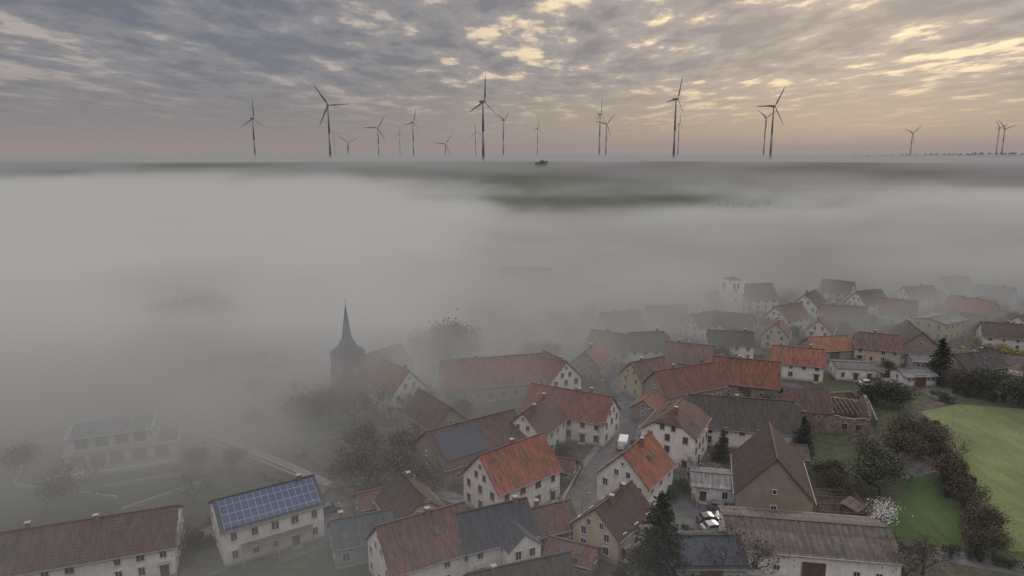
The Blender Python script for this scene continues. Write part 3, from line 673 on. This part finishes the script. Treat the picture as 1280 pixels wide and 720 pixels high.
for x, y in ((11.6, 104), (18, 134), (29, 142), (6.5, 106)):
    e = empty('street_lamp', x, y); m = MB(); m.cone((0, 0, 0), (0, 0, 5.5), .08, .05, 6); m.cone((0, 0, 5.45), (1.0, 0, 5.7), .04, .04, 5); m.box(1.1, 0, 5.68, .6, .2, .1); m.obj('pole', [MATS['metal']], e)
# ---------------------------------------------------------------- turbines
for x, y, hz, ph, yw in [(-685, 1854, 159, 0, 60), (-398, 1523, 169, -35, 25), (-715, 3046, 120, -55, 0), (-1205, 4739, 213, 80, 20), (-454, 2369, 155, 30, 20), (-686, 4265, 197, 0, 40), (-355, 2509, 180, 15, 50), (-272, 2843, 110, 35, 10), (-186, 3554, 182, -10, 40), (-55, 1333, 162, 3, 50), (-31, 2509, 188, 50, 60),
 (130, 3554, 202, 10, 50), (297, 2369, 200, 5, 60), (338, 2509, 174, 40, 20), (354, 1523, 182, 18, 45), (726, 3046, 199, 0, 50), (907, 2509, 197, -60, 20), (587, 1580, 171, 28, 15), (1744, 3046, 161, 50, 10), (2119, 3046, 182, -50, 20), (1900, 2700, 165, 70, 10)]:
    z0 = T(x, y); hh = max(60, hz-z0)
    e = empty('wind_turbine', x, y, z0); m = MB()
    m.cone((0, 0, -5), (0, 0, hh*.5), 2.6, 2.0, 16); m.cone((0, 0, hh*.5), (0, 0, hh-1.5), 2.0, 1.4, 16); m.obj('tower', [MATS['turb']], e, True)
    r = empty('rotor_head', 0, 0, hh, rad(yw)); r.parent = e
    m = MB(); m.box(0, 2.5, 0, 4, 11, 4, 0, 0, .85); m.cone((0, -3, 0), (0, -5.5, 0), 1.9, 1.5, 10); m.cone((0, -5.5, 0), (0, -6.8, 0), 1.5, .3, 10); m.obj('nacelle', [MATS['turb']], r)
    m = MB()
    for q in range(3):
        a = rad(ph+120*q); dx, dz = math.sin(a), math.cos(a); tx, tz = dz, -dx
        secs = [(1.0, .9, .9), (5, 1.2, .7), (11, 2.3, .5), (25, 1.6, .3), (40, 1.1, .2), (50, .3, .08)]; ring = []
        for s_, cw, tk in secs:
            c = (dx*s_, -4.3, dz*s_); ring.append([(c[0]+tx*cw, c[1]-.3*cw, c[2]+tz*cw), (c[0], c[1]-tk, c[2]), (c[0]-tx*cw*.7, c[1]+.25*cw, c[2]-tz*cw*.7), (c[0], c[1]+tk, c[2])])
        for A, B in zip(ring, ring[1:]):
            for i in range(4): m.poly([A[i], A[(i+1) % 4], B[(i+1) % 4], B[i]])
    m.obj('blades', [MATS['turb']], r)
# ---------------------------------------------------------------- fog (voxel volumes, scattered light put in as emission)
def glow_vol_mat(name, rate, col, dens=None, glow_grad=None):
    mt = bpy.data.materials.new(name); mt.use_nodes = True; nt = mt.node_tree
    for n in list(nt.nodes):
        if n.type == 'BSDF_PRINCIPLED': nt.nodes.remove(n)
    out = [n for n in nt.nodes if n.type == 'OUTPUT_MATERIAL'][0]
    em = nt.nodes.new('ShaderNodeEmission'); em.inputs[0].default_value = (*col, 1)  # volume glows by itself, standing in for scattered skylight
    ab = nt.nodes.new('ShaderNodeVolumeAbsorption'); ab.inputs[0].default_value = (0, 0, 0, 1)
    if dens is None:
        at = nt.nodes.new('ShaderNodeAttribute'); at.attribute_name = 'density'; d = at.outputs['Fac']
        nt.links.new(d, ab.inputs[1])
        if glow_grad:
            k = M(nt, 'MINIMUM', M(nt, 'MULTIPLY_ADD', SEP(nt, POS(nt))[2], glow_grad[1], glow_grad[0]), glow_grad[2]); d = M(nt, 'MULTIPLY', d, k)  # glow dimmer near the ground, imitating less light reaching the low fog
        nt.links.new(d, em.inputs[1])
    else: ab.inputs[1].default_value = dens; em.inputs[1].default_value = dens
    ad = nt.nodes.new('ShaderNodeAddShader'); nt.links.new(em.outputs[0], ad.inputs[0]); nt.links.new(ab.outputs[0], ad.inputs[1]); nt.links.new(ad.outputs[0], out.inputs['Volume'])
    mt.cycles.volume_step_rate = rate
    return mt
def fog_obj(name, mn, mx, res, field, mat):
    me = bpy.data.meshes.new(name); o = bpy.data.objects.new(name, me); sc.collection.objects.link(o)
    ng = bpy.data.node_groups.new(name, 'GeometryNodeTree')
    ng.interface.new_socket('Geometry', in_out='INPUT', socket_type='NodeSocketGeometry'); ng.interface.new_socket('Geometry', in_out='OUTPUT', socket_type='NodeSocketGeometry')
    go = ng.nodes.new('NodeGroupOutput'); vc = ng.nodes.new('GeometryNodeVolumeCube'); sm = ng.nodes.new('GeometryNodeSetMaterial'); sm.inputs['Material'].default_value = mat
    vc.inputs['Min'].default_value = mn; vc.inputs['Max'].default_value = mx
    for k, v in zip('XYZ', res): vc.inputs['Resolution '+k].default_value = v
    P = ng.nodes.new('GeometryNodeInputPosition').outputs[0]
    ng.links.new(field(ng, P), vc.inputs['Density']); ng.links.new(vc.outputs[0], sm.inputs[0]); ng.links.new(sm.outputs[0], go.inputs[0])
    md = o.modifiers.new('fog', 'NODES'); md.node_group = ng
    return o
def window2(nt, v, a, b, c, d): return M(nt, 'MULTIPLY', MR(nt, v, a, b), MR(nt, v, c, d, 1, 0))
def fieldA(nt, P):
    s = SEP(nt, P); x, y, z = s[0], s[1], s[2]
    hg = M(nt, 'SUBTRACT', z, MR(nt, y, 350, 1250, 0, 50))
    n1 = NOISE(nt, VS(nt, P, (1/75, 1/42, 1/26)), 1, 5, .6, .8); n2 = NOISE(nt, VS(nt, P, (1/190, 1/85, 0)), 1, 4, .55)
    top = M(nt, 'ADD', M(nt, 'MULTIPLY_ADD', n2, 34.0, 4.0), M(nt, 'MULTIPLY', MR(nt, x, 0, -40, 0, 12), MR(nt, y, 105, 155)))
    v = M(nt, 'SUBTRACT', 1.0, MR(nt, M(nt, 'DIVIDE', hg, top), .3, 1.0))
    L_ = M(nt, 'MULTIPLY', MR(nt, x, 65, -105, 0, .066), MR(nt, y, 92, 170, .36, 1))
    L_ = M(nt, 'ADD', L_, M(nt, 'MULTIPLY', MR(nt, x, -40, -110, 0, .03), MR(nt, y, 140, 190)))
    ysh = M(nt, 'SUBTRACT', y, M(nt, 'MULTIPLY', M(nt, 'MAXIMUM', x, 0.0), .36))
    Fr = MR(nt, ysh, 128, 275, 0, .085)
    sg = M(nt, 'ADD', M(nt, 'ADD', L_, Fr), .001)
    gap = M(nt, 'SUBTRACT', 1.0, M(nt, 'MULTIPLY', M(nt, 'MULTIPLY', window2(nt, x, -220, -50, 150, 330), window2(nt, y, 495, 545, 680, 740)), .97))
    gap = M(nt, 'MULTIPLY', gap, MR(nt, y, 480, 720, 1, .12))
    hole = M(nt, 'SUBTRACT', 1.0, M(nt, 'MULTIPLY', M(nt, 'MULTIPLY', window2(nt, x, -145, -120, -95, -70), window2(nt, y, 170, 205, 246, 270)), .78))
    nn = MR(nt, n1, .32, .69, .12, 1.9)
    return M(nt, 'MULTIPLY', M(nt, 'MULTIPLY', M(nt, 'MULTIPLY', sg, v), hole), M(nt, 'MULTIPLY', nn, gap))
fog_obj('fog_bank', (-600, 55, -1), (600, 740, 55), (172, 98, 14), fieldA, glow_vol_mat('fog', 5.0, (1, .972, .95), None, (.14, .0095, .37)))
def fieldB(nt, P):
    s = SEP(nt, P); x, y, z = s[0], s[1], s[2]
    hg = M(nt, 'SUBTRACT', z, MR(nt, y, 350, 1250, 0, 50))
    n1 = NOISE(nt, VS(nt, P, (1/330, 1/150, 0)), 1, 5, .62)
    v = M(nt, 'SUBTRACT', 1.0, MR(nt, M(nt, 'DIVIDE', hg, MR(nt, n1, .38, .62, 6, 20, 'LINEAR')), .1, 1.0))
    on = M(nt, 'MAXIMUM', MR(nt, y, 740, 880, .015, 1), M(nt, 'MAXIMUM', MR(nt, x, -70, -230), MR(nt, x, 190, 340)))
    return M(nt, 'MULTIPLY', M(nt, 'MULTIPLY', v, on), MR(nt, n1, .38, .62, .0035, .012))
fog_obj('fog_bank', (-4000, 560, 0), (4000, 4500, 78), (130, 98, 16), fieldB, glow_vol_mat('fog_plateau', 9.0, (.268, .256, .264)))
m = MB(); m.box(0, 9250, 145, 26000, 16000, 310); m.obj('haze', [glow_vol_mat('haze', 1.0, (.30, .265, .255), .00014)])  # haze box absorbs and emits a fixed colour instead of scattering light
# ---------------------------------------------------------------- world
w = bpy.data.worlds.new('World'); sc.world = w; w.use_nodes = True; nt = w.node_tree; nt.nodes.clear()
AZ, EL = rad(26), rad(13)
out = nt.nodes.new('ShaderNodeOutputWorld'); tc = nt.nodes.new('ShaderNodeTexCoord'); D = tc.outputs['Generated']; s = SEP(nt, D)
zc = M(nt, 'ADD', M(nt, 'MAXIMUM', s[2], 0.0), .045)
cx = nt.nodes.new('ShaderNodeCombineXYZ'); nt.links.new(M(nt, 'DIVIDE', s[0], zc), cx.inputs[0]); nt.links.new(M(nt, 'MULTIPLY', M(nt, 'DIVIDE', s[1], zc), .5), cx.inputs[1])
PC = cx.outputs[0]
n1 = NOISE(nt, PC, 2.9, 5, .6); n2 = NOISE(nt, PC, .6, 1, .5)
dn = nt.nodes.new('ShaderNodeVectorMath'); dn.operation = 'DOT_PRODUCT'; nt.links.new(D, dn.inputs[0]); dn.inputs[1].default_value = (math.sin(AZ)*math.cos(EL), math.cos(AZ)*math.cos(EL), math.sin(EL))
warm = MR(nt, dn.outputs['Value'], .72, 1.0)
cv = M(nt, 'ADD', M(nt, 'MULTIPLY', n1, .68), M(nt, 'MULTIPLY', n2, .32))
dark = MIX(nt, warm, (.17, .178, .21), (.235, .22, .235))
mid = MIX(nt, warm, (.245, .24, .262), (.37, .33, .315))
lit = MIX(nt, warm, (.45, .40, .37), (1.1, .87, .56))
c = MIX(nt, MR(nt, cv, .40, .515), dark, mid); c = MIX(nt, MR(nt, cv, .515, .615), c, lit)
haze = MIX(nt, warm, (.21, .205, .225), (.42, .345, .275))
c = MIX(nt, MR(nt, s[2], .015, .13, .95, 0), c, haze)
bo = MR(nt, s[2], .24, .8, 1.0, 5.0)
sky = nt.nodes.new('ShaderNodeTexSky'); sky.sky_type = 'NISHITA'; sky.sun_disc = False; sky.sun_elevation = EL; sky.sun_rotation = AZ
b1 = nt.nodes.new('ShaderNodeBackground'); nt.links.new(sky.outputs[0], b1.inputs[0]); b1.inputs[1].default_value = .05
b2 = nt.nodes.new('ShaderNodeBackground'); nt.links.new(c, b2.inputs[0]); nt.links.new(bo, b2.inputs[1])
mx = nt.nodes.new('ShaderNodeMixShader'); mx.inputs[0].default_value = .9; nt.links.new(b1.outputs[0], mx.inputs[1]); nt.links.new(b2.outputs[0], mx.inputs[2]); nt.links.new(mx.outputs[0], out.inputs[0])
w.cycles.sampling_method = 'MANUAL'; w.cycles.sample_map_resolution = 512
sl = bpy.data.lights.new('sun', 'SUN'); sl.energy = 1.0; sl.angle = rad(15); sl.color = (1, .83, .64); so = bpy.data.objects.new('sun', sl); sc.collection.objects.link(so)
so.rotation_euler = Vector((math.sin(AZ)*math.cos(EL+.2), math.cos(AZ)*math.cos(EL+.2), math.sin(EL+.2))).to_track_quat('Z', 'Y').to_euler()
# ---------------------------------------------------------------- camera
cam = bpy.data.cameras.new('camera'); cam.lens = 24; cam.sensor_width = 36; cam.clip_start = .5; cam.clip_end = 40000
co = bpy.data.objects.new('camera', cam); sc.collection.objects.link(co); co.location = (0, 0, CH); co.rotation_euler = (rad(90-10.9), 0, 0); sc.camera = co
sc.view_settings.view_transform = 'Standard'; sc.view_settings.look = 'None'; sc.view_settings.exposure = 0; sc.view_settings.gamma = 1
